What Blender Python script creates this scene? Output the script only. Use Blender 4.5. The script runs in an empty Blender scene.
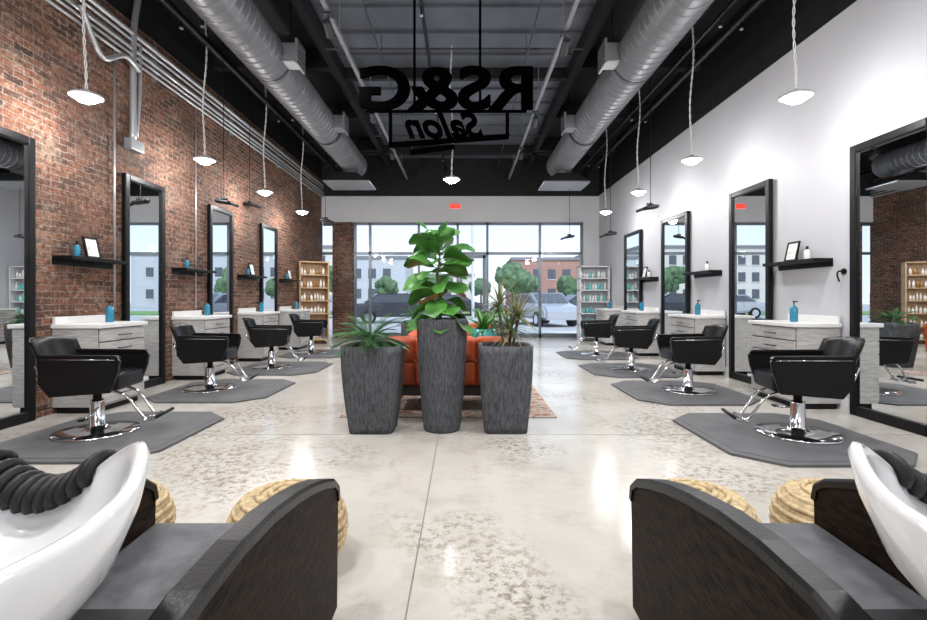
import bpy, bmesh, math, random
from mathutils import Matrix, Vector, Euler
random.seed(7)
S=bpy.context.scene
try:
    S.view_settings.view_transform='Standard'
except Exception: pass
R=math.radians
# ------------------------------------------------------------------ materials
def nodes(name):
    m=bpy.data.materials.new(name); m.use_nodes=True
    nt=m.node_tree; b=nt.nodes['Principled BSDF']; return m,nt,b
def mix(nt,fac,a,b):
    n=nt.nodes.new('ShaderNodeMix'); n.data_type='RGBA'
    for s,v in ((0,fac),(6,a),(7,b)):
        if hasattr(v,'is_linked') or hasattr(v,'links'): nt.links.new(v,n.inputs[s])
        else:
            n.inputs[s].default_value = v if s==0 else (*v[:3],1)
    return n.outputs[2]
def objco(nt,scale=(1,1,1)):
    t=nt.nodes.new('ShaderNodeTexCoord'); mp=nt.nodes.new('ShaderNodeMapping')
    mp.inputs['Scale'].default_value=scale
    nt.links.new(t.outputs['Object'],mp.inputs[0]); return mp.outputs[0]
def noise(nt,co,scale,detail=4,rough=.5):
    n=nt.nodes.new('ShaderNodeTexNoise'); n.inputs['Scale'].default_value=scale
    n.inputs['Detail'].default_value=detail; n.inputs['Roughness'].default_value=rough
    nt.links.new(co,n.inputs['Vector']); return n.outputs['Fac']
def ramp(nt,fac,a,b,c=0,d=1):
    n=nt.nodes.new('ShaderNodeMapRange'); n.inputs[1].default_value=a; n.inputs[2].default_value=b
    n.inputs[3].default_value=c; n.inputs[4].default_value=d
    nt.links.new(fac,n.inputs[0]); return n.outputs[0]
def bump(nt,b,h,strength,dist=.01):
    n=nt.nodes.new('ShaderNodeBump'); n.inputs['Strength'].default_value=strength
    n.inputs['Distance'].default_value=dist
    nt.links.new(h,n.inputs['Height']); nt.links.new(n.outputs[0],b.inputs['Normal'])
def pm(name,col,rough=.5,metal=0,var=.12,scale=8,bmp=0,bscale=60,spec=.5,stretch=(1,1,1),coat=0):
    m,nt,b=nodes(name); co=objco(nt,stretch)
    f=noise(nt,co,scale)
    c2=tuple(max(0,c*(1-var)) for c in col); c3=tuple(min(1,c*(1+var)) for c in col)
    nt.links.new(mix(nt,ramp(nt,f,.3,.7),c2,c3),b.inputs['Base Color'])
    b.inputs['Roughness'].default_value=rough; b.inputs['Metallic'].default_value=metal
    b.inputs['Specular IOR Level'].default_value=spec
    b.inputs['Coat Weight'].default_value=coat
    if bmp: bump(nt,b,noise(nt,co,bscale),bmp,.003)
    return m
def emit(name,col,st):
    m,nt,b=nodes(name); b.inputs['Emission Color'].default_value=(*col,1); b.inputs['Emission Strength'].default_value=st
    b.inputs['Base Color'].default_value=(*col,1); return m

M_leather=pm('black_leather',(.005,.005,.006),.34,bmp=.3,bscale=120,spec=.22)
M_leather_side=pm('brown_black_hide',(.014,.0085,.006),.6,var=.9,scale=14,stretch=(1,1,4),bmp=1,bscale=30,spec=.10)
M_seatgray=pm('gray_seat_vinyl',(.085,.087,.098),.5,var=.35,scale=14,bmp=.2,spec=.3)
M_chrome=pm('chrome',(.75,.76,.78),.12,1,.03)
M_black=pm('black_metal',(.004,.004,.005),.45,0,.1,spec=.25)
M_sign=pm('sign_matte_black',(.001,.001,.001),.8,0,.1,spec=.0)
M_frame=pm('black_wood_frame',(.004,.004,.005),.38,0,.2,bmp=.1,spec=.22)
M_darkalu=pm('storefront_aluminium',(.14,.16,.19),.35,.6,.05)
M_mirror=pm('mirror_glass',(.84,.87,.88),.0,1,.01)
M_white=pm('white_paint',(.62,.63,.66),.55,0,.03,2)
M_wallr=pm('drywall_pale_gray',(.50,.51,.545),.6,0,.03,1.5,bmp=.05,bscale=80)
M_blackpaint=pm('black_ceiling_paint',(.010,.011,.013),.6,0,.2,spec=.3)
M_deck=pm('ceiling_center_gray',(.095,.106,.130),.33,0,.2,2)  # bluish gray of the ceiling centre, lighter than its sides
M_duct=pm('duct_gray',(.19,.196,.215),.38,.3,.1,4)
M_pipe=pm('galvanised_conduit',(.5,.51,.53),.35,.6,.06)
M_rail=pm('ceiling_rail_gray',(.26,.27,.29),.4,.3,.06)
M_dkrail=pm('ceiling_strut_dark',(.05,.053,.06),.4,.3,.06)
M_porc=pm('porcelain',(.80,.81,.83),.08,0,.01,coat=.5)
M_rubber=pm('black_rubber',(.006,.006,.007),.5,0,.1,spec=.3)
M_counter=pm('station_counter',(.72,.72,.72),.3,0,.03)
M_ash=pm('whitewashed_wood',(.42,.41,.405),.5,0,.22,10,stretch=(1,1,8),bmp=.1)
M_gap=pm('drawer_shadow_gap',(.05,.05,.05),.7)
M_joint=pm('floor_joint_filler',(.20,.19,.18),.7)
M_mat=pm('anti_fatigue_mat',(.105,.107,.115),.6,0,.15,6,bmp=.3,bscale=120,spec=.3)
M_orange=pm('orange_leather',(.48,.075,.018),.4,0,.3,6,bmp=.2)
M_sofabase=pm('sofa_dark_frame',(.03,.022,.02),.5)
M_jute=pm('woven_jute',(.50,.39,.24),.9,0,.3,40,bmp=.8,bscale=90,spec=.1)
M_soil=pm('soil',(.05,.035,.025),.9,0,.4,40,bmp=.8)
M_leaf=pm('fig_leaf',(.070,.22,.042),.35,0,.55,7)
M_leaf2=pm('palm_leaf',(.045,.15,.040),.4,0,.4,9)
M_leaf3=pm('dracaena_leaf',(.24,.20,.09),.45,0,.5,15)
M_bark=pm('bark',(.16,.10,.06),.8,0,.3,30,bmp=.5)
M_teal=pm('teal_ceramic',(.05,.30,.30),.2,0,.1)
M_tealprod=pm('teal_product',(.12,.48,.50),.3,0,.1)
M_bottle=pm('blue_bottle',(.02,.18,.30),.12,0,.1)
M_bottle2=pm('amber_bottle',(.35,.18,.06),.2,0,.1)
M_bottle3=pm('white_bottle',(.75,.75,.72),.3,0,.03)
M_wood=pm('warm_wood',(.50,.33,.19),.4,0,.2,6,stretch=(1,6,1))
M_paper=pm('photo_paper',(.72,.72,.70),.6,0,.3,14)
M_led=emit('led_panel',(1,.98,.95),90)
M_fix=pm('fixture_gray',(.42,.43,.45),.4,.2,.03)
M_exit=emit('exit_sign_red',(1,.05,.03),1.2)
M_asphalt=pm('asphalt',(.42,.42,.43),.8,0,.12,1)
M_conc=pm('sidewalk',(.6,.59,.57),.8,0,.08,1)
M_grass=pm('grass',(.17,.30,.09),.9,0,.35,3)
M_tree=pm('tree_foliage',(.09,.16,.08),.8,0,.5,3)
M_carp=pm('car_paint_dark',(.06,.065,.08),.25,.5,.05,coat=1)
M_carw=pm('car_paint_silver',(.45,.46,.5),.25,.5,.05,coat=1)
M_carg=pm('car_glass',(.08,.09,.11),.08)
M_bgray=pm('facade_gray',(.46,.48,.51),.7)
M_bbeige=pm('facade_beige',(.60,.57,.52),.7)
M_bred=pm('facade_brick',(.36,.20,.16),.8)
M_roof=pm('roof_dark',(.2,.2,.21),.7)

Mg=bpy.data.materials.new('window_glass'); Mg.use_nodes=True; nt=Mg.node_tree
for n in list(nt.nodes): nt.nodes.remove(n)
o=nt.nodes.new('ShaderNodeOutputMaterial'); tr=nt.nodes.new('ShaderNodeBsdfTransparent'); tr.inputs[0].default_value=(.95,.97,.98,1)
gl=nt.nodes.new('ShaderNodeBsdfGlossy'); gl.inputs['Roughness'].default_value=.01
fr=nt.nodes.new('ShaderNodeFresnel'); fr.inputs[0].default_value=1.35
mx=nt.nodes.new('ShaderNodeMixShader'); nt.links.new(fr.outputs[0],mx.inputs[0]); nt.links.new(tr.outputs[0],mx.inputs[1]); nt.links.new(gl.outputs[0],mx.inputs[2]); nt.links.new(mx.outputs[0],o.inputs[0])

def brickmat(name,axis):
    m,nt,b=nodes(name)
    t=nt.nodes.new('ShaderNodeTexCoord'); sp=nt.nodes.new('ShaderNodeSeparateXYZ'); cb=nt.nodes.new('ShaderNodeCombineXYZ')
    nt.links.new(t.outputs['Object'],sp.inputs[0]); nt.links.new(sp.outputs[axis],cb.inputs[0]); nt.links.new(sp.outputs[2],cb.inputs[1])
    nz=nt.nodes.new('ShaderNodeTexNoise'); nz.inputs['Scale'].default_value=11; nt.links.new(cb.outputs[0],nz.inputs['Vector'])
    vm=nt.nodes.new('ShaderNodeVectorMath'); vm.operation='SCALE'; vm.inputs['Scale'].default_value=.028; nt.links.new(nz.outputs['Color'],vm.inputs[0])
    va=nt.nodes.new('ShaderNodeVectorMath'); nt.links.new(cb.outputs[0],va.inputs[0]); nt.links.new(vm.outputs[0],va.inputs[1])
    br=nt.nodes.new('ShaderNodeTexBrick'); nt.links.new(va.outputs[0],br.inputs['Vector'])
    br.inputs['Scale'].default_value=1; br.inputs['Brick Width'].default_value=.19; br.inputs['Row Height'].default_value=.062
    br.inputs['Mortar Size'].default_value=.0065; br.inputs['Mortar Smooth'].default_value=.5; br.inputs['Bias'].default_value=.0
    br.inputs['Color1'].default_value=(.25,.105,.062,1); br.inputs['Color2'].default_value=(.055,.030,.024,1); br.inputs['Mortar'].default_value=(.29,.245,.21,1)
    co=cb.outputs[0]
    n1=noise(nt,co,.8,6,.7); n2=noise(nt,co,20,6,.75); n3=noise(nt,co,2.6,8,.75); n6=noise(nt,co,1.7,5,.6)
    c=mix(nt,ramp(nt,n3,.50,.66,0,.6),br.outputs['Color'],(.36,.26,.19))
    c=mix(nt,ramp(nt,n6,.48,.66,0,.5),c,(.22,.10,.06))
    c=mix(nt,ramp(nt,n2,.55,.68,0,.85),c,(.48,.41,.35))
    c=mix(nt,ramp(nt,n2,.48,.37,0,.9),c,(.026,.017,.014))
    c=mix(nt,ramp(nt,n1,.52,.36,0,.6),c,(.055,.032,.025))
    nt.links.new(c,b.inputs['Base Color']); b.inputs['Roughness'].default_value=.75; b.inputs['Specular IOR Level'].default_value=.25
    inv=nt.nodes.new('ShaderNodeMath'); inv.operation='SUBTRACT'; inv.inputs[0].default_value=1; nt.links.new(br.outputs['Fac'],inv.inputs[1])
    ad=nt.nodes.new('ShaderNodeMath'); ad.operation='MULTIPLY_ADD'; nt.links.new(n2,ad.inputs[0]); ad.inputs[1].default_value=.9; nt.links.new(inv.outputs[0],ad.inputs[2])
    bump(nt,b,ad.outputs[0],1,.018)
    return m
M_brick=brickmat('old_brick_side',1); M_brick_b=brickmat('old_brick_back',0)

M_floor,nt,b=nodes('polished_concrete'); co=objco(nt)
n1=noise(nt,co,.9,6,.6); n2=noise(nt,co,7,8,.7); n3=noise(nt,co,.8,3,.5); n4=noise(nt,co,20,8,.8); n5=noise(nt,co,1.8,8,.7)
c=mix(nt,ramp(nt,n1,.3,.7),(.44,.42,.39),(.66,.645,.615))
c=mix(nt,ramp(nt,n2,.4,.8),c,(.50,.47,.43))
c=mix(nt,ramp(nt,n5,.48,.68,0,.85),c,(.37,.34,.30))
mm=nt.nodes.new('ShaderNodeMath'); mm.operation='MULTIPLY'; nt.links.new(ramp(nt,n3,.49,.60),mm.inputs[0]); nt.links.new(ramp(nt,n4,.49,.57),mm.inputs[1])
m2=nt.nodes.new('ShaderNodeMath'); m2.operation='MULTIPLY'; m2.inputs[1].default_value=.8; nt.links.new(mm.outputs[0],m2.inputs[0])
c=mix(nt,m2.outputs[0],c,(.20,.165,.11))
nt.links.new(c,b.inputs['Base Color'])
nt.links.new(ramp(nt,n2,.2,.8,.10,.26),b.inputs['Roughness'])
b.inputs['Specular IOR Level'].default_value=.6
bump(nt,b,n1,.05,.02)

M_plant,nt,b=nodes('planter_dark_stone'); co=objco(nt,(1,1,1)); co2=objco(nt,(14,14,2))
f=noise(nt,co2,6,8,.8)
c=mix(nt,ramp(nt,f,.38,.66),(.022,.024,.030),(.13,.135,.15)); nt.links.new(c,b.inputs['Base Color']); b.inputs['Roughness'].default_value=.6; b.inputs['Specular IOR Level'].default_value=.3
bump(nt,b,f,.9,.008)

M_rug,nt,b=nodes('patterned_rug'); co=objco(nt)
vo=nt.nodes.new('ShaderNodeTexVoronoi'); vo.inputs['Scale'].default_value=9; nt.links.new(co,vo.inputs['Vector'])
f=noise(nt,co,25,4)
c=mix(nt,ramp(nt,vo.outputs['Distance'],.25,.4),(.30,.11,.08),(.42,.35,.29)); c=mix(nt,ramp(nt,f,.54,.62,0,.8),c,(.12,.10,.11))
nt.links.new(c,b.inputs['Base Color']); b.inputs['Roughness'].default_value=.95

# ------------------------------------------------------------------ builder
class B:
    def __init__(s): s.v=[];s.f=[];s.m=[];s.sm=[];s.mats=[]
    def mi(s,mat):
        if mat not in s.mats: s.mats.append(mat)
        return s.mats.index(mat)
    def add(s,vs,fs,mat,T=None,smooth=True):
        o=len(s.v); i=s.mi(mat)
        for p in vs:
            p=Vector(p); s.v.append(T@p if T is not None else p)
        for f in fs: s.f.append([o+k for k in f]); s.m.append(i); s.sm.append(smooth)
    def bm(s,bm,mat,T=None,smooth=False):
        bm.verts.index_update()
        s.add([v.co.copy() for v in bm.verts],[[v.index for v in f.verts] for f in bm.faces],mat,T,smooth); bm.free()
    def box(s,c,d,mat,rot=None,bev=0,seg=2,T=None,taper=None,smooth=False):
        bm=bmesh.new(); bmesh.ops.create_cube(bm,size=1)
        for v in bm.verts:
            if taper and v.co.z<0: v.co.x*=taper; v.co.y*=taper
            v.co=Vector((v.co.x*d[0],v.co.y*d[1],v.co.z*d[2]))
        if bev: bmesh.ops.bevel(bm,geom=bm.edges[:],offset=bev,segments=seg,affect='EDGES',profile=.5)
        X=Matrix.Translation(c)
        if rot: X=X@Euler(rot).to_matrix().to_4x4()
        if T is not None: X=T@X
        s.bm(bm,mat,X,smooth or (bev>0 and seg>2))
    def bb(s,x0,x1,y0,y1,z0,z1,mat,bev=0,seg=2,T=None):
        s.box(((x0+x1)/2,(y0+y1)/2,(z0+z1)/2),(abs(x1-x0),abs(y1-y0),abs(z1-z0)),mat,None,bev,seg,T)
    def cyl(s,p0,p1,r0,mat,r1=None,n=16,T=None,cap=True,smooth=True):
        r1=r0 if r1 is None else r1
        p0=Vector(p0);p1=Vector(p1); d=(p1-p0).normalized(); a=d.orthogonal().normalized(); b_=d.cross(a)
        vs=[];
        for p,r in((p0,r0),(p1,r1)):
            for k in range(n):
                t=2*math.pi*k/n; vs.append(p+a*math.cos(t)*r+b_*math.sin(t)*r)
        s.add(vs,[[k,(k+1)%n,n+(k+1)%n,n+k] for k in range(n)],mat,T,smooth)
        if cap: s.add(vs,[list(range(n))[::-1],list(range(n,2*n))],mat,T,False)
    def lathe(s,prof,mat,c=(0,0,0),n=28,T=None,sx=1,sy=1,smooth=True,sq=None):
        vs=[];fs=[]
        for r,z in prof:
            for k in range(n):
                t=2*math.pi*k/n; x,y=math.cos(t),math.sin(t)
                if sq:
                    q=(abs(x)**sq+abs(y)**sq)**(-1/sq); x*=q;y*=q
                vs.append((c[0]+r*x*sx,c[1]+r*y*sy,c[2]+z))
        for j in range(len(prof)-1):
            for k in range(n): fs.append([j*n+k,j*n+(k+1)%n,(j+1)*n+(k+1)%n,(j+1)*n+k])
        s.add(vs,fs,mat,T,smooth)
    def tube(s,pts,r,mat,n=8,T=None,r1=None):
        pts=[Vector(p) for p in pts]; L=len(pts); vs=[];fs=[]
        up=None
        for i,p in enumerate(pts):
            d=(pts[min(i+1,L-1)]-pts[max(i-1,0)]).normalized()
            if up is None: a=d.orthogonal().normalized()
            else:
                a=(up-d*up.dot(d));
                a=a.normalized() if a.length>1e-6 else d.orthogonal().normalized()
            up=a; b_=d.cross(a); rr=r if r1 is None else r+(r1-r)*i/(L-1)
            for k in range(n):
                t=2*math.pi*k/n; vs.append(p+a*math.cos(t)*rr+b_*math.sin(t)*rr)
        for i in range(L-1):
            for k in range(n): fs.append([i*n+k,i*n+(k+1)%n,(i+1)*n+(k+1)%n,(i+1)*n+k])
        fs.append(list(range(n))[::-1]); fs.append([ (L-1)*n+k for k in range(n)])
        s.add(vs,fs,mat,T,True)
    def prism(s,pts,x0,x1,mat,axis='x',bev=0,T=None,smooth=False,seg=2):
        bm=bmesh.new(); f=[]
        def P(a,b,t): return {'x':(t,a,b),'y':(a,t,b),'z':(a,b,t)}[axis]
        A=[bm.verts.new(P(a,b,x0)) for a,b in pts]; Bv=[bm.verts.new(P(a,b,x1)) for a,b in pts]
        bm.faces.new(A); bm.faces.new(Bv[::-1]); n=len(pts)
        for k in range(n): bm.faces.new([A[k],Bv[k],Bv[(k+1)%n],A[(k+1)%n]])
        bmesh.ops.recalc_face_normals(bm,faces=bm.faces[:])
        if bev:
            es=[e for e in bm.edges if (e.verts[0] in A)==(e.verts[1] in A)]
            bmesh.ops.bevel(bm,geom=es,offset=bev,segments=seg,affect='EDGES')
        s.bm(bm,mat,T,smooth)
    def sphere(s,c,r,mat,sub=2,sc=(1,1,1),jit=0,T=None):
        bm=bmesh.new(); bmesh.ops.create_icosphere(bm,subdivisions=sub,radius=1)
        for v in bm.verts:
            q=1+random.uniform(-jit,jit); v.co=Vector((v.co.x*sc[0]*r*q+c[0],v.co.y*sc[1]*r*q+c[1],v.co.z*sc[2]*r*q+c[2]))
        s.bm(bm,mat,T,True)
    def leaf(s,base,dirv,length,width,mat,droop=.4,fold=.25,n=7,shape='obov',roll=0):
        d=Vector(dirv).normalized(); up=Vector((0,0,1)); side=d.cross(up)
        if side.length<.05: side=Vector((random.uniform(-1,1),random.uniform(-1,1),0))
        side.normalize(); side=Matrix.Rotation(roll,3,d)@side
        p=Vector(base); vs=[];fs=[]; cur=d.copy(); st=length/n
        for i in range(n+1):
            t=i/n
            if shape=='obov': w=width*.5*(max(0,math.sin(math.pi*min(1,t**1.25)))**.6)*(.55+.6*t) if 0<t<1 else .004
            else: w=width*.5*(1-t)**.7*(min(1,t*8+.3))
            nrm=side.cross(cur).normalized()
            wav=.06*width*math.sin(t*9)
            vs+= [p-side*w+nrm*(w*fold+wav), p, p+side*w+nrm*(w*fold-wav)]
            cur=(cur+Vector((0,0,-droop/n))).normalized(); p=p+cur*st
        for i in range(n):
            a=i*3; fs+=[[a,a+1,a+4,a+3],[a+1,a+2,a+5,a+4]]
        s.add(vs,fs,mat)
    def mesh(s,name,recalc=True):
        me=bpy.data.meshes.new(name); me.from_pydata([tuple(v) for v in s.v],[],s.f)
        for m in s.mats: me.materials.append(m)
        me.polygons.foreach_set('material_index',s.m); me.polygons.foreach_set('use_smooth',s.sm); me.update()
        if recalc:
            bm=bmesh.new(); bm.from_mesh(me); bmesh.ops.recalc_face_normals(bm,faces=bm.faces[:]); bm.to_mesh(me); bm.free()
        return me
    def obj(s,name,loc=(0,0,0),rz=0,recalc=True):
        return place(s.mesh(name,recalc),name,loc,rz)
def place(me,name,loc,rz=0,sc=None):
    o=bpy.data.objects.new(name,me); S.collection.objects.link(o); o.location=loc; o.rotation_euler=(0,0,rz)
    if sc: o.scale=sc
    return o
def curve(pts,k=6):
    out=[]; P=[Vector(p) for p in pts]
    for i in range(len(P)-1):
        p0=P[max(i-1,0)];p1=P[i];p2=P[i+1];p3=P[min(i+2,len(P)-1)]
        for j in range(k):
            t=j/k; out.append(.5*((2*p1)+(-p0+p2)*t+(2*p0-5*p1+4*p2-p3)*t*t+(-p0+3*p1-3*p2+p3)*t**3))
    out.append(P[-1]); return out

XL,XR,YB,YF,ZC=-3.905,3.73,13.2,-3.2,5.0
def px(u,Y): return (u-464)*Y/480
# ------------------------------------------------------------------ shell
b=B(); b.bb(XL-.3,XR+.3,YF-.2,YB+.1,-.15,0,M_floor)
b.obj('floor')
b=B()
b.bb(-.202,-.196,YF,YB-.1,-.001,.0012,M_joint)
for y in (3.86,8.6): b.bb(XL+.02,XR-.02,y,y+.006,-.001,.0012,M_joint)
b.obj('trim_floor_joint')
b=B(); b.bb(XL-.3,XL,YF,YB+.1,0,4.35,M_brick); b.obj('wall_left')
b=B(); b.bb(XL-.3,XL,YF,YB+.1,4.35,ZC,M_blackpaint); b.obj('wall_left_upper')
b=B(); b.bb(XR,XR+.3,YF,YB+.1,0,3.92,M_wallr); b.obj('wall_right')
b=B(); b.bb(XR,XR+.3,YF,YB+.1,3.92,ZC,M_blackpaint); b.obj('wall_right_upper')
b=B(); b.bb(XL-.3,XR+.3,YF-.2,YF,0,ZC,M_wallr); b.obj('wall_rear')
b=B(); b.bb(XL,XR,YB,YB+.25,3.19,3.9,M_white); b.bb(3.3,XR,YB,YB+.25,0,3.19,M_white); b.bb(XL,XR,YB,YB+.25,3.9,ZC,M_blackpaint)
b.obj('wall_back')
b=B(); b.bb(XL+.3,-3.05,YB+.0,YB+.25,0,3.19,M_brick_b); b.obj('wall_back_pier')
b=B(); b.bb(XL-.3,XR+.3,YF-.2,YB+.25,ZC,ZC+.2,M_blackpaint)
b.bb(-2.0,1.75,YF,YB,ZC-.06,ZC,M_deck)
b.obj('ceiling')
b=B(); b.bb(XR-.015,XR,YF,YB,0,.12,M_white); b.obj('baseboard_right')
b=B()
y=-2.4
while y<13:
    b.bb(-1.96,1.70,y,y+.03,ZC-.10,ZC-.06,M_deck); y+=.62
for y in (1.2,3.3,5.4,7.5,9.6,11.7):
    b.bb(XL,-2.0,y,y+.14,ZC-.3,ZC-.02,M_blackpaint); b.bb(1.75,XR,y,y+.14,ZC-.3,ZC-.02,M_blackpaint)
b.bb(-2.1,-1.98,YF,YB,ZC-.3,ZC,M_blackpaint); b.bb(1.72,1.84,YF,YB,ZC-.3,ZC,M_blackpaint)
b.bb(XL,XR,11.9,12.1,ZC-.3,ZC,M_blackpaint)
for y in (3.0,8.0): b.bb(-1.98,1.72,y,y+.1,ZC-.24,ZC-.05,M_blackpaint)
b.obj('ceiling_beam')
b=B()
for x in (-1.55,1.25):
    b.bb(x-.025,x+.025,YF,YB,4.36,4.41,M_rail)
    for y in range(-2,13,2): b.cyl((x,y,4.4),(x,y,ZC-.05),.008,M_rail,n=6)
b.obj('ceiling_track')
b=B()
for x in(-1.2,.92):
    b.cyl((x,YF+.02,4.62),(x,YB-.02,4.62),.014,M_dkrail,n=8)
    for y in range(-2,13,3): b.cyl((x,y,4.62),(x,y,ZC-.05),.005,M_dkrail,n=6)
for y in (4.1,6.9,10.6):
    b.cyl((-1.98,y,4.68),(1.72,y,4.68),.016,M_dkrail,n=8)
b.obj('ceiling_conduit')
for x,z,r in((-3.35,4.43,.05),(-3.1,4.45,.03),(3.3,4.42,.05),(3.05,4.45,.03),(-.5,4.58,.025)):
    b=B(); b.cyl((x,YF+.02,z),(x,YB-.02,z),r,M_black,n=10)
    for y in range(-1,13,3):
        b.cyl((x,y+.7,z),(x,y+.7,z-.12),.009,M_black,n=6); b.cyl((x,y+.7,z-.12),(x,y+.7,z-.135),.022,M_pipe,n=10)
    b.obj('sprinkler_pipe')
def duct(x,z,r,y0,y1,name):
    b=B(); prof=[]; y=y0
    while y<y1:
        prof+=[(r,y),(r,y+.10),(r*1.045,y+.112),(r*1.045,y+.128),(r,y+.14)]; y+=.14
    T=Matrix.Translation((x,0,z))@Matrix.Rotation(-math.pi/2,4,'X')
    b.lathe(prof,M_duct,n=36,T=T,smooth=False)
    yy=prof[-1][1]
    b.cyl((x,yy-.01,z),(x,yy+.02,z),r*1.05,M_duct,n=36)
    for yh in (y0+1,y0+4,y0+7,y0+9.4,y0+12):
        for sx in (-r*1.06,r*1.06): b.cyl((x+sx,yh,z),(x+sx,yh,ZC),.006,M_black,n=6)
        b.lathe([(r*1.055,yh-.02),(r*1.07,yh-.02),(r*1.07,yh+.02),(r*1.055,yh+.02)],M_dkrail,n=36,T=T)
    s_=1 if x<0 else -1
    for yh in (6.2,8.6):
        b.bb(x+s_*(r-.03),x+s_*(r+.16),yh-.12,yh+.12,z-.12,z+.12,M_rail,.01)
        b.bb(x+s_*(r+.16),x+s_*(r+.19),yh-.16,yh+.16,z-.16,z+.16,M_rail,.005)
        for k in range(5): b.bb(x+s_*(r+.19),x+s_*(r+.2),yh-.14,yh+.14,z-.13+k*.06,z-.105+k*.06,M_dkrail)
    b.cyl((x,yy-.5,z-r),(x,yy-.5,z-r-.12),.17,M_duct,n=20)
    b.prism([(-.22,-.12),(.22,-.12),(.48,-.3),(-.48,-.3)],yy-.9,yy-.1,M_black,'y',T=Matrix.Translation((x,0,z-r)))
    b.bb(x-.5,x+.5,yy-.92,yy-.08,z-r-.33,z-r-.3,M_rail)
    b.obj(name)
duct(-2.55,4.22,.265,-3.1,11.3,'spiral_duct'); duct(2.25,4.22,.28,-3.1,11.3,'spiral_duct')
b=B()
for z,r in((3.86,.018),(3.93,.018),(4.0,.025),(4.1,.018),(4.18,.03)):
    b.cyl((XL+.05,YF,z),(XL+.05,YB,z),r,M_pipe,n=10)
for y in range(-2,13,2): b.bb(XL,XL+.05,y,y+.04,3.82,4.25,M_rail)
b.tube(curve([(XL+.05,5.7,4.7),(XL+.05,5.62,4.3),(XL+.05,5.6,3.9),(XL+.05,5.6,3.4),(XL+.05,5.6,2.95)]),.035,M_pipe)
b.tube(curve([(XL+.05,5.72,4.1),(XL+.05,5.72,3.6),(XL+.05,5.66,3.0)]),.02,M_pipe)
b.bb(XL,XL+.09,5.52,5.74,2.82,2.95,M_rail,.005)
b.tube(curve([(XL+.12,5.6,3.75),(XL+.13,5.35,3.8),(XL+.13,5.05,3.62),(XL+.12,4.9,3.75),(XL+.12,4.75,4.0)]),.028,M_pipe)
b.tube([(XL+.03,5.33,3.85),(XL+.03,5.33,.95)],.011,M_pipe)
b.tube([(XL+.03,6.95,3.85),(XL+.03,6.95,.95)],.009,M_pipe)
b.obj('wall_conduit')

# ------------------------------------------------------------------ storefront
b=B(); yb0,yb1=YB+.06,YB+.16
vx=[-3.0,px(370,YB),px(419,YB),-.16,.66,px(541,YB),3.27]
b.bb(XL+.02,XL+.3,yb0,yb1,3.1,3.19,M_darkalu)
for x in vx: b.bb(x-.032,x+.032,yb0,yb1,0,3.19,M_darkalu)
for (a,c) in zip(vx[:-1],vx[1:]):
    b.bb(a,c,yb0,yb1,3.12,3.19,M_darkalu); b.bb(a,c,yb0,yb1,2.3,2.37,M_darkalu)
    if abs(a+.16)>.01: b.bb(a,c,yb0,yb1,0,.12,M_darkalu)
    b.bb(a,c,YB+.10,YB+.112,.1,3.15,Mg) if abs(a+.16)>.01 else b.bb(a,c,YB+.10,YB+.112,2.36,3.15,Mg)
b.bb(XL+.0,XL+.3,YB+.10,YB+.112,0,3.15,Mg); b.bb(XL+.0,XL+.3,yb0,yb1,2.3,2.37,M_darkalu)
b.obj('window_1')
b=B(); a,c=-.12,.62
b.bb(a,a+.09,yb0+.01,yb1-.01,.01,2.29,M_darkalu); b.bb(c-.09,c,yb0+.01,yb1-.01,.01,2.29,M_darkalu)
b.bb(a,c,yb0+.01,yb1-.01,.01,.22,M_darkalu); b.bb(a,c,yb0+.01,yb1-.01,2.2,2.29,M_darkalu)
b.bb(a+.08,c-.08,YB+.10,YB+.112,.2,2.2,Mg)
b.tube([(a+.05,yb0,.9),(a+.05,yb0-.05,.92),(a+.05,yb0-.05,1.3),(a+.05,yb0,1.32)],.012,M_chrome)
b.obj('door_1')
b=B(); b.bb(-.40,-.06,YB-.05,YB,3.53,3.70,M_white,.01); b.bb(-.37,-.09,YB-.056,YB-.05,3.555,3.675,M_exit); b.obj('exit_sign')

# ------------------------------------------------------------------ mirrors
def mirror(y0,y1,side,top=2.53,name='floor_mirror'):
    b=B(); fw=.07; dp=.055; w=y1-y0
    b.bb(0,dp,-w/2,-w/2+fw,0,top,M_frame,.008); b.bb(0,dp,w/2-fw,w/2,0,top,M_frame,.008)
    b.bb(0,dp,-w/2+fw,w/2-fw,top-fw,top,M_frame,.008); b.bb(0,dp,-w/2+fw,w/2-fw,0,fw+.02,M_frame,.008)
    b.bb(.0,.03,-w/2+fw-.01,w/2-fw+.01,fw,top-fw+.01,M_mirror)
    X=XL+.005 if side<0 else XR-.02
    b.obj(name,(X,(y0+y1)/2,0.001),0 if side<0 else math.pi)
for a,c in((3.45,4.32),(5.47,6.2),(7.3,8.04),(9.17,9.95)): mirror(a,c,-1)
for a,c in((3.72,4.55),(5.75,6.62),(7.86,8.9),(9.95,10.95)): mirror(a,c,1)

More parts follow.
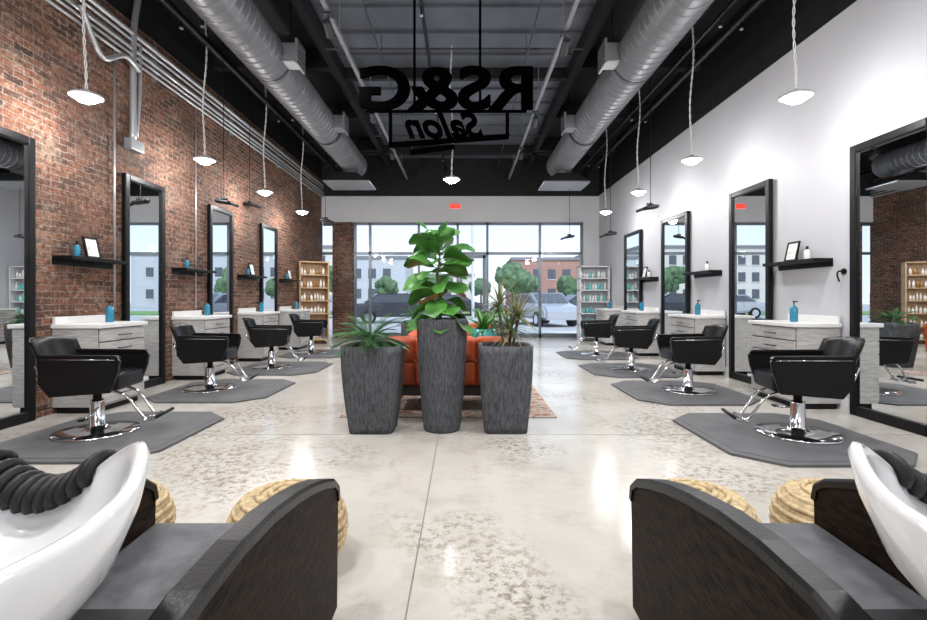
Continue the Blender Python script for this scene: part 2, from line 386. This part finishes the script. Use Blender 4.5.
# ------------------------------------------------------------------ stations
def station(y0,y1,side):
    b=B(); w=y1-y0; d=.45; h=.85
    b.bb(0,d-.02,-w/2,w/2,.06,h-.04,M_ash,.004)
    b.bb(0.02,d-.06,-w/2+.03,w/2-.03,0,.06,M_black)
    b.bb(0,d+.02,-w/2-.02,w/2+.02,h-.04,h,M_counter,.006)
    b.bb(d-.021,d-.018,-w/2+.01,w/2-.01,.07,h-.05,M_gap)
    hs=[.13,.13,.13,.17,.17]; z=h-.05
    for q in hs:
        b.bb(d-.018,d,-w/2+.012,w/2-.012,z-q+.011,z,M_ash,.003)
        b.cyl((d+.022,-.09,z-q/2),(d+.022,.09,z-q/2),.006,M_dkrail,n=8)
        for s_ in(-.08,.08): b.cyl((d,s_,z-q/2),(d+.022,s_,z-q/2),.004,M_dkrail,n=6)
        z-=q
    b.bb(0,.03,-w/2,w/2,h,h+.07,M_counter,.004)
    X=XL+.005 if side<0 else XR-.02
    b.obj('styling_station_cabinet',(X,(y0+y1)/2,0),0 if side<0 else math.pi)
def bottle(x,y,z,h,r,mat,pump=True):
    b=B(); b.lathe([(0,0),(r*.9,0),(r,.01),(r,h*.62),(r*.85,h*.68),(r*.35,h*.74),(r*.35,h*.8),(0,h*.8)],mat,n=16)
    if pump:
        b.cyl((0,0,h*.8),(0,0,h*.95),.006,M_black,n=8); b.box((.012,0,h*.96),(.05,.016,.012),M_black,bev=.003)
    else: b.cyl((0,0,h*.78),(0,0,h),r*.45,M_black,n=12)
    b.obj('hair_product_bottle',(x,y,z))
def shelf(y0,y1,side):
    b=B(); w=y1-y0
    b.bb(0,.2,-w/2,w/2,0,.035,M_frame,.004); b.bb(0,.012,-w/2,w/2,-.05,.0,M_frame,.002)
    X=XL if side<0 else XR
    b.obj('floating_shelf',(X,(y0+y1)/2,1.47),0 if side<0 else math.pi)
def picframe(x,y,z,rz,w=.19,h=.22):
    b=B()
    T=Matrix.Rotation(R(-12),4,'Y')
    b.bb(-.008,.008,-w/2,-w/2+.018,0,h,M_frame,T=T);b.bb(-.008,.008,w/2-.018,w/2,0,h,M_frame,T=T)
    b.bb(-.008,.008,-w/2,w/2,0,.018,M_frame,T=T);b.bb(-.008,.008,-w/2,w/2,h-.018,h,M_frame,T=T)
    b.bb(-.005,.002,-w/2+.015,w/2-.015,.015,h-.015,M_paper,T=T)
    b.bb(-.08,-.07,-.015,.015,0,h*.7,M_frame,T=Matrix.Rotation(R(10),4,'Y'))
    b.obj('picture_frame',(x,y,z+.002),rz)
for i,(a,c) in enumerate(((4.55,5.2),(6.42,7.1),(8.28,8.95),(10.15,10.8))):
    station(a,c,-1); shelf(a,a+.78,-1)
    bottle(XL+.22,c-.2,.851,.22,.038,M_bottle); bottle(XL+.12,a+.15,1.506,.15,.028,M_bottle,False)
    if i!=1: picframe(XL+.11,a+.38,1.505,0)
for i,(a,c) in enumerate(((4.72,5.45),(6.8,7.6),(9.05,9.85),(11.1,11.8))):
    station(a,c,1)
    if i<3: shelf(a+.12,a+.95,1)
    bottle(XR-.24,a+.35,.851,.22,.038,M_bottle)
    if i<3: bottle(XR-.1,a+.35,1.506,.14,.03,M_bottle3,False); picframe(XR-.11,a+.6,1.505,math.pi) if i!=1 else None
b=B(); b.tube(curve([(XR-.0,4.7,1.36),(XR-.06,4.7,1.36),(XR-.07,4.7,1.32),(XR-.05,4.7,1.26)]),.008,M_black); b.cyl((XR,4.7,1.36),(XR-.012,4.7,1.36),.03,M_black); b.obj('wall_hook')

# ------------------------------------------------------------------ styling chair (front=+x)
b=B()
b.lathe([(0,0),(.33,0),(.335,.008),(.325,.018),(.20,.028),(.09,.04),(.06,.06),(.055,.24),(.05,.26),(.035,.262),(.035,.34),(0,.34)],M_chrome,n=48)
b.tube([(.03,-.05,.2),(.06,-.2,.17),(.06,-.3,.16)],.009,M_chrome); b.box((.06,-.32,.16),(.05,.07,.015),M_black,bev=.005)
b.bb(-.14,.14,-.14,.14,.33,.36,M_black,.005)
b.box((.02,0,.415),(.52,.47,.13),M_leather,bev=.03,seg=4)
for s_ in(-1,1):
    b.prism([(-.31,.615),(.29,.60),(.315,.585),(.30,.50),(.24,.345),(-.22,.325),(-.30,.42)],s_*.235,s_*.285,M_leather,'y',bev=.008)
    b.prism([(-.30,.612),(.29,.598),(.31,.606),(.29,.625),(-.30,.640)],s_*.228,s_*.292,M_leather,'y',bev=.006)
    b.tube([(-.28,s_*.288,.607),(.28,s_*.288,.594)],.004,M_chrome,6)
vs=[];fs=[];nu,nv=12,8
def bk(u,v,o):
    y=u*.28; lean=.15*v; x=-.27-lean+ .10*abs(u)**2.2 -o*.05; z=.40+v*.36-.03*abs(u)**3*v
    return (x,y,z)
for o_ in(0,1):
    for i in range(nu+1):
        for j in range(nv+1): vs.append(bk(-1+2*i/nu,j/nv,o_ if 0<j<nv and 0<i<nu else o_*.75+.12))
N=(nu+1)*(nv+1)
for i in range(nu):
    for j in range(nv):
        a=i*(nv+1)+j; fs.append([a,a+1,a+nv+2,a+nv+1]); fs.append([N+a,N+a+nv+1,N+a+nv+2,N+a+1])
edge=[i*(nv+1) for i in range(nu+1)]+[nu*(nv+1)+j for j in range(1,nv+1)]+[i*(nv+1)+nv for i in range(nu-1,-1,-1)]+[j for j in range(nv-1,0,-1)]
for k in range(len(edge)):
    a=edge[k];c=edge[(k+1)%len(edge)]; fs.append([a,c,N+c,N+a])
b.add(vs,fs,M_leather)
b.tube([(-.2,-.18,.36),(-.34,-.18,.45),(-.38,-.18,.55)],.012,M_chrome); b.tube([(-.2,.18,.36),(-.34,.18,.45),(-.38,.18,.55)],.012,M_chrome)
for s_ in(-1,1): b.tube(curve([(.12,s_*.11,.35),(.28,s_*.11,.30),(.38,s_*.10,.18),(.46,s_*.09,.10),(.56,s_*.09,.13)]),.011,M_chrome)
b.tube([(.46,-.17,.11),(.46,.17,.11)],.012,M_chrome); b.tube([(.56,-.17,.135),(.56,.17,.135)],.014,M_black)
for i in range(len(b.v)): b.v[i]=Vector((b.v[i].x*.90,b.v[i].y*.88,b.v[i].z*1.02))
chairme=b.mesh('styling_chair')
b=B(); w,d,c=.66,.71,.25
octo=[(-w,-d+c),(-w+c,-d),(w-c,-d),(w,-d+c),(w,d-c),(w-c,d),(-w+c,d),(-w,d-c)]
b.prism(octo,0.0,.016,M_mat,'z',bev=.006)
k=.9; b.prism([(x*k,y*k) for x,y in octo],.0155,.0185,M_mat,'z')
matme=b.mesh('floor_mat')
for x,y,rz in((-2.96,3.88,9),(-3.02,5.72,8),(-3.0,7.5,14),(-3.0,9.45,6)):
    place(matme,'anti_fatigue_mat',(-2.82,y,.0005)); place(chairme,'salon_styling_chair',(x,y,.019),R(rz))
for x,y,rz in((2.66,3.82,168),(2.62,5.6,176),(2.55,7.3,167),(2.55,9.2,172)):
    place(matme,'anti_fatigue_mat',(2.52,y,.0005)); place(chairme,'salon_styling_chair',(x,y,.019),R(rz))

# ------------------------------------------------------------------ pendants
PE=30
def pendant(x,y,z,e=None):
    b=B()
    b.lathe([(.0,.075),(.02,.07),(.035,.05),(.05,.04),(.10,.03),(.125,.018),(.132,.008),(.132,0),(.122,-.004),(.10,0)],M_fix,n=32)
    b.lathe([(0,-.055),(.03,-.052),(.06,-.042),(.085,-.022),(.105,.002)],M_led,n=32)
    for ph in(0,math.pi):
        L=ZC-z-.07; n=int(L*34); pts=[]
        for i in range(n+1):
            t=i/n; a=i*.9+ph; wob=.03*math.sin(t*7+x)
            pts.append((.008*math.cos(a)+wob*math.sin(math.pi*t),.008*math.sin(a),.07+t*L))
        b.tube(pts,.0055,M_counter,5)
    b.lathe([(0,ZC-z),(.06,ZC-z),(.06,ZC-z-.02),(0,ZC-z-.03)],M_white,n=20)
    o=b.obj('pendant_light',(x,y,z))
    l=bpy.data.lights.new('bulb','POINT'); l.energy=e or PE; l.shadow_soft_size=.09; l.color=(1,.98,.96)
    lo=bpy.data.objects.new('bulb',l); S.collection.objects.link(lo); lo.parent=o; lo.location=(0,0,-.16)
Yp=(4.3,6.27,8.17,10.05)
for y in Yp: pendant(-3.38,y,2.9,38); pendant(2.98,y,2.9,33)
pendant(-.18,7.3,2.9,45)
for y in (2.3,.3,-1.7):
    for x in (-2.2,2.2): pendant(x,y,3.2,65)

def reel(x,y,z,f):
    b=B()
    b.box((0,0,.0),(.20,.12,.05),M_black,(0,R(8)*f,0),bev=.02,seg=3)
    b.box((.13*f,0,-.03),(.16,.05,.04),M_black,(0,R(20)*f,0),bev=.012)
    b.cyl((-.12*f,0,.02),(.05*f,0,.05),.02,M_dkrail,n=10)
    b.lathe([(0,.07),(.03,.065),(.04,.02),(0,.02)],M_black,n=14)
    b.cyl((0,0,.06),(0,0,ZC-z),.005,M_black,n=6)
    b.obj('hanging_blow_dryer',(x,y,z))
for u,y,z,f in((224,6.6,2.42,1),(250,8.5,2.75,1),(651,6.9,2.4,-1),(611,9,2.3,-1),(326,10.5,2.8,1),(570,11,2.5,-1)): reel(px(u,y),y,z,f)
for x,y in((-1.55,5.5),(-1.55,8.2),(1.25,5.9),(1.25,8.4),(-1.55,10.4),(1.25,10.4),(-1.55,3.2),(1.25,3.2),(-1.55,1.0),(1.25,1.0)):  # wide fill spots; those near the camera are unseen, added to brighten the floor
    b=B(); b.bb(-.05,.05,-.05,.05,-.03,0,M_dkrail,.005); b.cyl((0,0,-.03),(0,0,-.1),.012,M_dkrail); b.cyl((0,-.08,-.13),(0,.1,-.2),.045,M_dkrail,.055,n=18)
    o=b.obj('track_fill_spot',(x,y,4.36))
    l=bpy.data.lights.new('fill_lamp','SPOT'); l.energy=200; l.spot_size=R(125); l.spot_blend=.8; l.shadow_soft_size=.08; l.color=(1,.98,.95)
    lo=bpy.data.objects.new('fill_lamp',l); S.collection.objects.link(lo); lo.parent=o
    lo.location=(0,.14,-.24); lo.rotation_euler=(R(12),0,0)

# ------------------------------------------------------------------ hanging sign
def textmesh(b,txt,size,T,mat,ext=.03,bold=.012,shear=0):
    c=bpy.data.curves.new('t','FONT'); c.body=txt; c.size=size; c.extrude=ext; c.offset=bold; c.align_x='CENTER'; c.shear=shear
    o=bpy.data.objects.new('t',c); S.collection.objects.link(o)
    bpy.context.view_layer.update(); dg=bpy.context.evaluated_depsgraph_get()
    me=bpy.data.meshes.new_from_object(o.evaluated_get(dg))
    b.add([v.co.copy() for v in me.vertices],[list(p.vertices) for p in me.polygons],mat,T,False)
    bpy.data.objects.remove(o); bpy.data.meshes.remove(me)
b=B()
Rx=Matrix.Rotation(math.pi,4,'Z')@Matrix.Rotation(math.pi/2,4,'X')
for dx in(-.012,0,.012):
    textmesh(b,'RS&G',.74,Matrix.Translation((dx,dx*.1,.02))@Matrix.Scale(1.25,4,(1,0,0))@Rx,M_sign,.025,.013)
textmesh(b,'Salon',.44,Matrix.Translation((.0,0,-.34))@Rx,M_sign,.02,.012,.4)
b.bb(-1.0,1.0,-.02,.02,-.03,-.005,M_sign)
b.prism([(-.72,-.47),(.78,-.36),(.78,-.30),(-.72,-.41)],-.02,.02,M_sign,'y')
b.prism([(-.45,-.56),(.1,-.49),(.1,-.43),(-.45,-.50)],-.02,.02,M_sign,'y')
b.bb(-.72,-.68,-.02,.02,-.45,-.02,M_sign); b.bb(.74,.78,-.02,.02,-.35,-.02,M_sign)
for x in(-.4,.42): b.bb(x-.015,x+.015,-.012,.012,-.03,1.44,M_sign)
b.obj('hanging_salon_sign',(px(447,6),6,3.45))

# ------------------------------------------------------------------ planters and plants
def sqplanter(x,y,wt,wb,h):
    b=B(); n=40; prof=[]
    for i in range(13):
        t=i/12; r=wb/2+(wt-wb)/2*math.sin(t*math.pi/2); prof.append((r,t*h))
    prof=[(0,0)]+prof+[(wt/2-.03,h),(wt/2-.035,h-.05)]
    b.lathe(prof,M_plant,n=n,sq=9)
    b.lathe([(0,h-.05),(wt/2-.03,h-.05)],M_soil,n=n,sq=9)
    b.obj('square_planter',(x,y,0)); return h
PY=4.05
sqplanter(px(374,4.02),PY,.485,.36,.71); sqplanter(px(505.5,4.02),PY,.44,.35,.71)
b=B(); h=.93
prof=[(0,0),(.145,0),(.155,.02)]+[(.155+.055*math.sin((i/10)*math.pi*.5),.02+i/10*.86) for i in range(1,11)]+[(.212,h-.02),(.207,h),(.18,h),(.175,h-.05)]
b.lathe(prof,M_plant,n=48); b.lathe([(0,h-.05),(.177,h-.05)],M_soil,n=48)
cx=px(442.5,4.03); b.obj('round_planter',(cx,4.03,0))
b=B(); tr=curve([(0,0,-.04),(.01,0,.15),(-.02,.01,.36),(.0,0,.52),(-.03,0,.65)])
b.tube(tr,.014,M_bark,8,r1=.006)
ga=0; NL=54
for i in range(NL):
    t=i/(NL-1); p=tr[int((.08+.92*t)*(len(tr)-1))]; ga+=2.4
    el=-.3+1.2*t+random.uniform(-.25,.25)
    d=(math.cos(ga)*math.cos(el),math.sin(ga)*math.cos(el),math.sin(el))
    L=random.uniform(.22,.31)*(1 if t<.85 else .8)
    q=p+Vector(d)*.035
    b.tube([p,q],.004,M_leaf,5); b.leaf(q,d,L,L*.72,M_leaf,droop=random.uniform(.3,1.0),fold=.15,roll=random.uniform(-.9,.9))
b.obj('fiddle_leaf_fig',(cx-.02,4.05,.925),recalc=False)
def sago(x,y,z,nf=44):
    b=B()
    b.lathe([(0,-.01),(.05,0),(.055,.05),(.02,.09),(0,.09)],M_bark,n=12)
    for i in range(nf):
        a=i*2.4; el=random.uniform(.25,1.1); L=random.uniform(.29,.37)
        p=Vector((0,0,.07)); cur=Vector((math.cos(a)*math.cos(el),math.sin(a)*math.cos(el),math.sin(el))); pts=[p.copy()]
        for k in range(12):
            cur=(cur+Vector((0,0,-.085))).normalized(); p=p+cur*L/12; pts.append(p.copy())
            side=cur.cross(Vector((0,0,1))).normalized()
            if k>1:
                w=.08*math.sin(math.pi*(k/12.5))**.6
                for q in (0,.5):
                    pp=p-cur*L/12*q
                    for s_ in(-1,1): b.leaf(pp,side*s_+cur*.7+Vector((0,0,.25)),w,.014,M_leaf2,droop=.3,n=2,shape='lin')
        b.tube(pts,.004,M_leaf2,4,r1=.0015)
    b.obj('sago_palm',(x,y,z),recalc=False)
sago(px(370,4.05),PY,.665)
def drac(x,y,z,bush):
    b=B()
    for bx,by,hh,ln in bush:
        b.tube(curve([(bx*.4,by*.4,-.02),(bx*.8,by,hh*.5),(bx,by,hh)]),.012,M_bark,8)
        for i in range(64):
            a=i*2.4; el=random.uniform(-.4,1.4)
            d=(math.cos(a)*math.cos(el),math.sin(a)*math.cos(el),math.sin(el))
            b.leaf((bx,by,hh+random.uniform(-.03,.03)),d,ln*random.uniform(.7,1.1),.022,M_leaf3 if i%3 else M_leaf2,droop=.5,n=5,shape='lin')
    b.obj('dracaena',(x,y,z),recalc=False)
drac(px(508,4.05),PY,.675,((-.07,0,.36,.27),(.09,.03,.27,.28),(.02,-.05,.14,.25)))
sqplanter(-.75,7.75,.48,.36,.71); sqplanter(.42,7.75,.48,.36,.71)
sago(-.75,7.75,.665,30); sago(.42,7.75,.665,30)

# ------------------------------------------------------------------ lounge
b=B(); b.bb(-1.0,1.0,-1.4,1.4,.0,.010,M_rug,.003)
b.obj('area_rug',(-.14,5.80,.001))
def sofa(loc,rz,w):
    b=B(); h=w/2
    b.box((0,0,.20),(w-.04,.72,.10),M_sofabase,bev=.015,seg=2)
    b.box((0,0,.31),(w-.08,.7,.16),M_orange,bev=.04,seg=4)
    b.box((0,.02,.43),(w-.34,.56,.14),M_orange,bev=.05,seg=4)
    n=4
    for i in range(n):
        ww=(w-.06)/n
        for zz in (.38,.60):
            b.box((-h+.03+ww*(i+.5),-.34+(zz-.5)*-.1,zz),(ww+.02,.16,.24),M_orange,(R(6),0,0),bev=.06,seg=5)
    for s_ in(-1,1): b.box((s_*(h-.09),0,.43),(.17,.74,.38),M_orange,bev=.06,seg=5)
    for sx in(-1,1):
        for sy in(-1,1): b.cyl((sx*(h-.12),sy*.27,.2),(sx*(h-.10),sy*.29,0),.022,M_wood,.014,n=10)
    b.obj('orange_sofa',loc,rz)
sofa((-.17,4.95,.012),0,1.2)
sofa((-.17,6.85,.012),math.pi,1.2)
b=B(); b.lathe([(0,.36),(.25,.36),(.26,.375),(.25,.39),(0,.39)],M_wood,n=36)
for k in range(3):
    a=k*2.09; b.cyl((.15*math.cos(a),.15*math.sin(a),.37),(.2*math.cos(a),.2*math.sin(a),0),.016,M_black,n=8)
b.obj('coffee_table',(.2,5.9,.012))
b=B(); b.lathe([(0,0),(.08,0),(.15,.1),(.17,.22),(.155,.32),(.14,.32),(.135,.26),(0,.26)],M_teal,n=28)
for i in range(60):
    a=i*2.4; el=random.uniform(.2,1.4); b.leaf((0,0,.28),(math.cos(a)*math.cos(el),math.sin(a)*math.cos(el),math.sin(el)),random.uniform(.25,.40),.06,M_leaf,droop=.7,n=5,shape='lin')
b.obj('potted_plant',(.24,5.9,.403),recalc=False)

# ------------------------------------------------------------------ jute poufs
def pouf(x,y):
    b=B(); b.lathe([(0,0),(.17,0),(.21,.04),(.225,.12),(.225,.19),(.20,.26),(.16,.285),(0,.295)],M_jute,n=40)
    for k in range(9):
        r=[.20,.218,.228,.232,.232,.222,.205,.175,.12][k]; z=[.03,.065,.1,.135,.17,.205,.24,.270,.29][k]
        pts=[(r*math.cos(t*.1571),r*math.sin(t*.1571),z+.004*math.sin(t*3)) for t in range(41)]
        b.tube(pts,.012,M_jute,6)
    for r in(.03,.07): b.tube([(r*math.cos(t*.3142),r*math.sin(t*.3142),.297) for t in range(21)],.012,M_jute,6)
    b.obj('jute_pouf',(x,y,0.001))
for x in(-.73,-1.48,.97,1.56): pouf(x,2.0)

# ------------------------------------------------------------------ shampoo chairs
armp=[(1.66,.03),(1.675,.40),(1.665,.445),(1.62,.478),(1.5,.52),(1.38,.553),(1.25,.58),(1.1,.602),(.95,.61),(.8,.602),(.68,.575),(.58,.52),(.51,.42),(.49,.25),(.49,.03)]
def shchair(xi,sgn):
    b=B(); W=.70
    for x0 in(0,W-.065):
        b.prism([(y-1.1,z) for y,z in armp],sgn*(x0+.006),sgn*(x0+.059),M_leather_side,'x',bev=.004)
        top=[(y-1.1,z) for y,z in armp[1:-1]]; n=len(top); vs=[]; fs=[]
        for i,(y,z) in enumerate(top):
            a=Vector(top[max(i-1,0)]); c=Vector(top[min(i+1,n-1)]); d=(c-a).normalized(); nx=Vector((-d.y,d.x))
            if nx.y*1.0+nx.x*(y)<0: nx=-nx
            for X,o_ in((0,-.016),(0,.004),(.008,.012),(.057,.012),(.065,.004),(.065,-.016)):
                vs.append((sgn*(x0+X),y+nx.x*o_,z+nx.y*o_))
        for i in range(n-1):
            for k in range(6): fs.append([i*6+k,i*6+(k+1)%6,(i+1)*6+(k+1)%6,(i+1)*6+k])
        fs+=[list(range(6)),[(n-1)*6+k for k in range(6)]]
        b.add(vs,fs,M_leather,None,False)
        for yy in(.5,-.5): b.cyl((sgn*(x0+.032),yy,.03),(sgn*(x0+.032),yy,0),.02,M_black,n=10)
    cxx=sgn*W/2; wi=W-.13
    b.box((cxx,.20,.20),(wi,.76,.14),M_leather,bev=.02,seg=3)
    b.box((cxx,.30,.285),(wi-.005,.50,.09),M_seatgray,(R(2),0,0),bev=.03,seg=4)
    b.box((cxx,.54,.16),(wi,.05,.22),M_leather,bev=.02,seg=3)
    b.box((cxx,-.10,.37),(wi-.01,.50,.09),M_leather,(R(-26),0,0),bev=.035,seg=4)
    b.box((cxx,-.38,.33),(wi-.01,.10,.30),M_leather,(R(20),0,0),bev=.03,seg=4)
    b.obj('shampoo_chair',(xi,1.1,0))
shchair(-.43,-1); shchair(.578,1)
def bowl(x,y,zr,rz=0):
    b=B(); n=72
    def ring(sc,dz,dy,flat=1):
        o=[]
        for k in range(n):
            t=2*math.pi*k/n; c_,s_=math.cos(t),math.sin(t)
            X=.335*c_*sc; Y=(.30*s_)*sc+dy
            dip=-.10*math.exp(-((t-math.pi/2)/.36)**2)
            horn=.045*(math.exp(-((t-.6)/.38)**2)+math.exp(-((t-(math.pi-.6))/.38)**2))
            back=-.03*max(0,-s_)
            Z=(dip+horn+back)*flat+dz
            o.append((X,Y,Z))
        return o
    spec=[(.10,-.185,0,0),(.45,-.175,0,.0),(.72,-.14,0,.25),(.86,-.08,0,.6),(.93,-.02,0,.95),(.965,.006,0,1),(1.0,.008,0,1),(1.02,-.006,0,1),
           (1.0,-.05,0,.9),(.93,-.11,0,.6),(.80,-.165,0,.25),(.60,-.20,0,.05),(.42,-.22,0,0),(.34,-.24,0,0)]
    spec2=[-.04,-.04,-.02,0,0,0,0,0,-.005,-.015,-.03,-.05,-.07,-.08]
    rings=[ring(s_[0],s_[1],dy,s_[3]) for s_,dy in zip(spec,spec2)]
    vs=[p for r in rings for p in r]; fs=[]
    for j in range(len(rings)-1):
        for k in range(n): fs.append([j*n+k,j*n+(k+1)%n,(j+1)*n+(k+1)%n,(j+1)*n+k])
    fs.append(list(range(n)))
    b.add(vs,fs,M_porc)
    for i in range(11):
        a=-1+2*i/10; X=.105*a; Z=-.09+.05*a*a
        pts=[(X,.295-.04*math.cos(q),Z+.028*math.sin(q)) for q in [k*.45 for k in range(-1,9)]]
        b.tube(pts,.0125,M_rubber,8)
    b.tube(curve([(-.11,.295,-.04),(-.06,.30,-.075),(0,.30,-.09),(.06,.30,-.075),(.11,.295,-.04)]),.026,M_rubber,12)
    b.tube(curve([(0,-.24,-.02),(0,-.25,.08),(0,-.2,.13),(0,-.13,.09)]),.012,M_chrome,10)
    b.lathe([(.03,-.186),(.012,-.188),(0,-.188)],M_chrome,n=16,c=(0,-.04,0.004))
    b.cyl((0,-.10,-.23),(0,-.16,-zr+.001),.09,M_porc,.13,n=32)
    b.obj('shampoo_bowl',(x,y,zr),rz)
bowl(-.82,.65,.80); bowl(.94,.65,.80)

# ------------------------------------------------------------------ product shelves
def prodshelf(x,y,rz,w,d,h,wood,cols):
    b=B()
    b.bb(0,.02,-w/2,w/2,0,h,wood); b.bb(0,d,-w/2,-w/2+.025,0,h,wood); b.bb(0,d,w/2-.025,w/2,0,h,wood)
    n=6
    for i in range(n+1):
        z=.1+(h-.12)*i/n; b.bb(0,d,-w/2,w/2,z,z+.022,wood)
        if i<n:
            yy=-w/2+.07
            while yy<w/2-.05:
                hh=random.uniform(.12,.2); r=random.uniform(.02,.032); m=random.choice(cols)
                b.lathe([(0,0),(r,0),(r,hh*.7),(r*.4,hh*.78),(r*.4,hh),(0,hh)],m,n=10,c=(d*.65,yy,z+.022)); yy+=r*2+.02
    b.obj('retail_product_shelf',(x,y,0),rz)
prodshelf(-3.66,11.6,R(-62),.68,.3,1.96,M_wood,[M_bottle3,M_bottle2,M_bottle3])
prodshelf(3.3,12.4,math.pi*1.5,.75,.35,1.9,M_white,[M_bottle3,M_tealprod,M_tealprod,M_bottle3])

# ------------------------------------------------------------------ exterior
b=B(); b.bb(-70,70,YB+.26,120,-.3,-.12,M_asphalt); b.obj('ground_parking_lot')
b=B(); b.bb(-40,40,YB+.26,16.2,-.12,-.02,M_conc,.01); b.obj('ground_sidewalk')
b=B(); b.bb(-60,60,34,41,-.12,-.02,M_grass); b.obj('ground_lawn')
def building(x0,x1,y,h,mat,rows):
    b=B(); b.bb(x0,x1,y,y+10,-.15,h,mat); b.bb(x0-.2,x1+.2,y-.2,y+10.2,h,h+.35,M_roof)
    for r in range(rows):
        z=1.0+r*(h-1)/rows; x=x0+.8
        while x<x1-1.4:
            b.bb(x,x+1.0,y-.06,y,z,z+1.3,M_carg); b.bb(x-.08,x+1.08,y-.1,y-.05,z-.1,z,M_conc); x+=1.9
    b.obj('building')
building(-15,-7.5,62,6.2,M_bgray,2); building(-5.5,1.5,70,4.3,M_bbeige,1); building(6.3,15,62,6.0,M_bred,2); building(-36,-17,66,8,M_bbeige,3); building(17,38,66,7,M_bgray,2)
def tree(x,y,h,r):
    b=B(); b.cyl((0,0,-.15),(0,0,h*.6),.14,M_bark,.08,n=10)
    for i in range(22):
        a=random.uniform(0,6.28); q=random.uniform(0,r*.7); b.sphere((q*math.cos(a),q*math.sin(a),h*.62+random.uniform(-.3,.45)*r*1.2),r*random.uniform(.25,.5),M_tree,3,jit=.14)
    b.obj('tree',(x,y,0))
for x,y,h,r in((4.3,42,4.4,1.7),(6.2,48,4.0,1.6),(10.2,47,3.4,1.3),(-7,44,3.2,1.2),(-2.6,50,4,1.4),(1.9,52,3.6,1.3),(-12,46,4.2,1.8),(13,44,4,1.7)): tree(x,y,h,r)
def car(x,y,rz,paint):
    b=B()
    body=[(-2.2,.3),(-2.25,.75),(-2.0,.92),(-1.5,.98),(-.9,1.42),(.5,1.45),(1.2,1.0),(2.0,.85),(2.2,.65),(2.2,.3)]
    b.prism(body,-.85,.85,paint,'y',bev=.1,smooth=False,seg=3)
    b.prism([(-1.35,1.0),(-.85,1.36),(.45,1.38),(1.05,1.0)],-.87,.87,M_carg,'y')
    b.prism([(.56,1.40),(.54,1.43),(1.2,1.03),(1.2,.98)],-.7,.7,M_carg,'y'); b.prism([(-1.5,1.0),(-1.55,1.02),(-.93,1.43),(-.9,1.38)],-.7,.7,M_carg,'y')
    for wx in(-1.35,1.35):
        for s_ in(-1,1):
            b.cyl((wx,s_*.68,.31),(wx,s_*.90,.31),.33,M_rubber,n=24); b.cyl((wx,s_*.9,.31),(wx,s_*.905,.31),.2,M_chrome,n=16)
    b.obj('car',(x,y,-.12),rz)
car(-3.4,24,R(15),M_carp); car(3.6,22,R(-75),M_carw); car(-9,30,R(0),M_carw); car(7.5,29,R(10),M_carp); car(-.6,33,0,M_carp)
b=B(); b.cyl((0,0,-.12),(0,0,5.5),.09,M_white,n=12); b.bb(-.9,.05,-.08,.08,5.4,5.5,M_white,.02); b.obj('lamp_post',(.55,28,0))

# ------------------------------------------------------------------ world + sun
w=bpy.data.worlds.new('w'); S.world=w; w.use_nodes=True; nt=w.node_tree; bg=nt.nodes['Background']
tc=nt.nodes.new('ShaderNodeTexCoord'); sp=nt.nodes.new('ShaderNodeSeparateXYZ'); nt.links.new(tc.outputs['Generated'],sp.inputs[0])
f=ramp(nt,sp.outputs[2],.0,.35); c=mix(nt,f,(.80,.87,.94),(.52,.67,.90))
nt.links.new(c,bg.inputs[0]); bg.inputs[1].default_value=1.6
l=bpy.data.lights.new('sun','SUN'); l.energy=3.4; l.angle=R(10); lo=bpy.data.objects.new('sun',l); S.collection.objects.link(lo); lo.rotation_euler=(R(40),R(25),0)

cam=bpy.data.cameras.new('camera'); cam.lens=480/927*36; cam.sensor_width=36; cam.shift_y=-12/927; cam.clip_start=.03; cam.clip_end=400
co=bpy.data.objects.new('camera',cam); S.collection.objects.link(co); co.location=(0,0,1.1); co.rotation_euler=(math.pi/2,0,0); S.camera=co
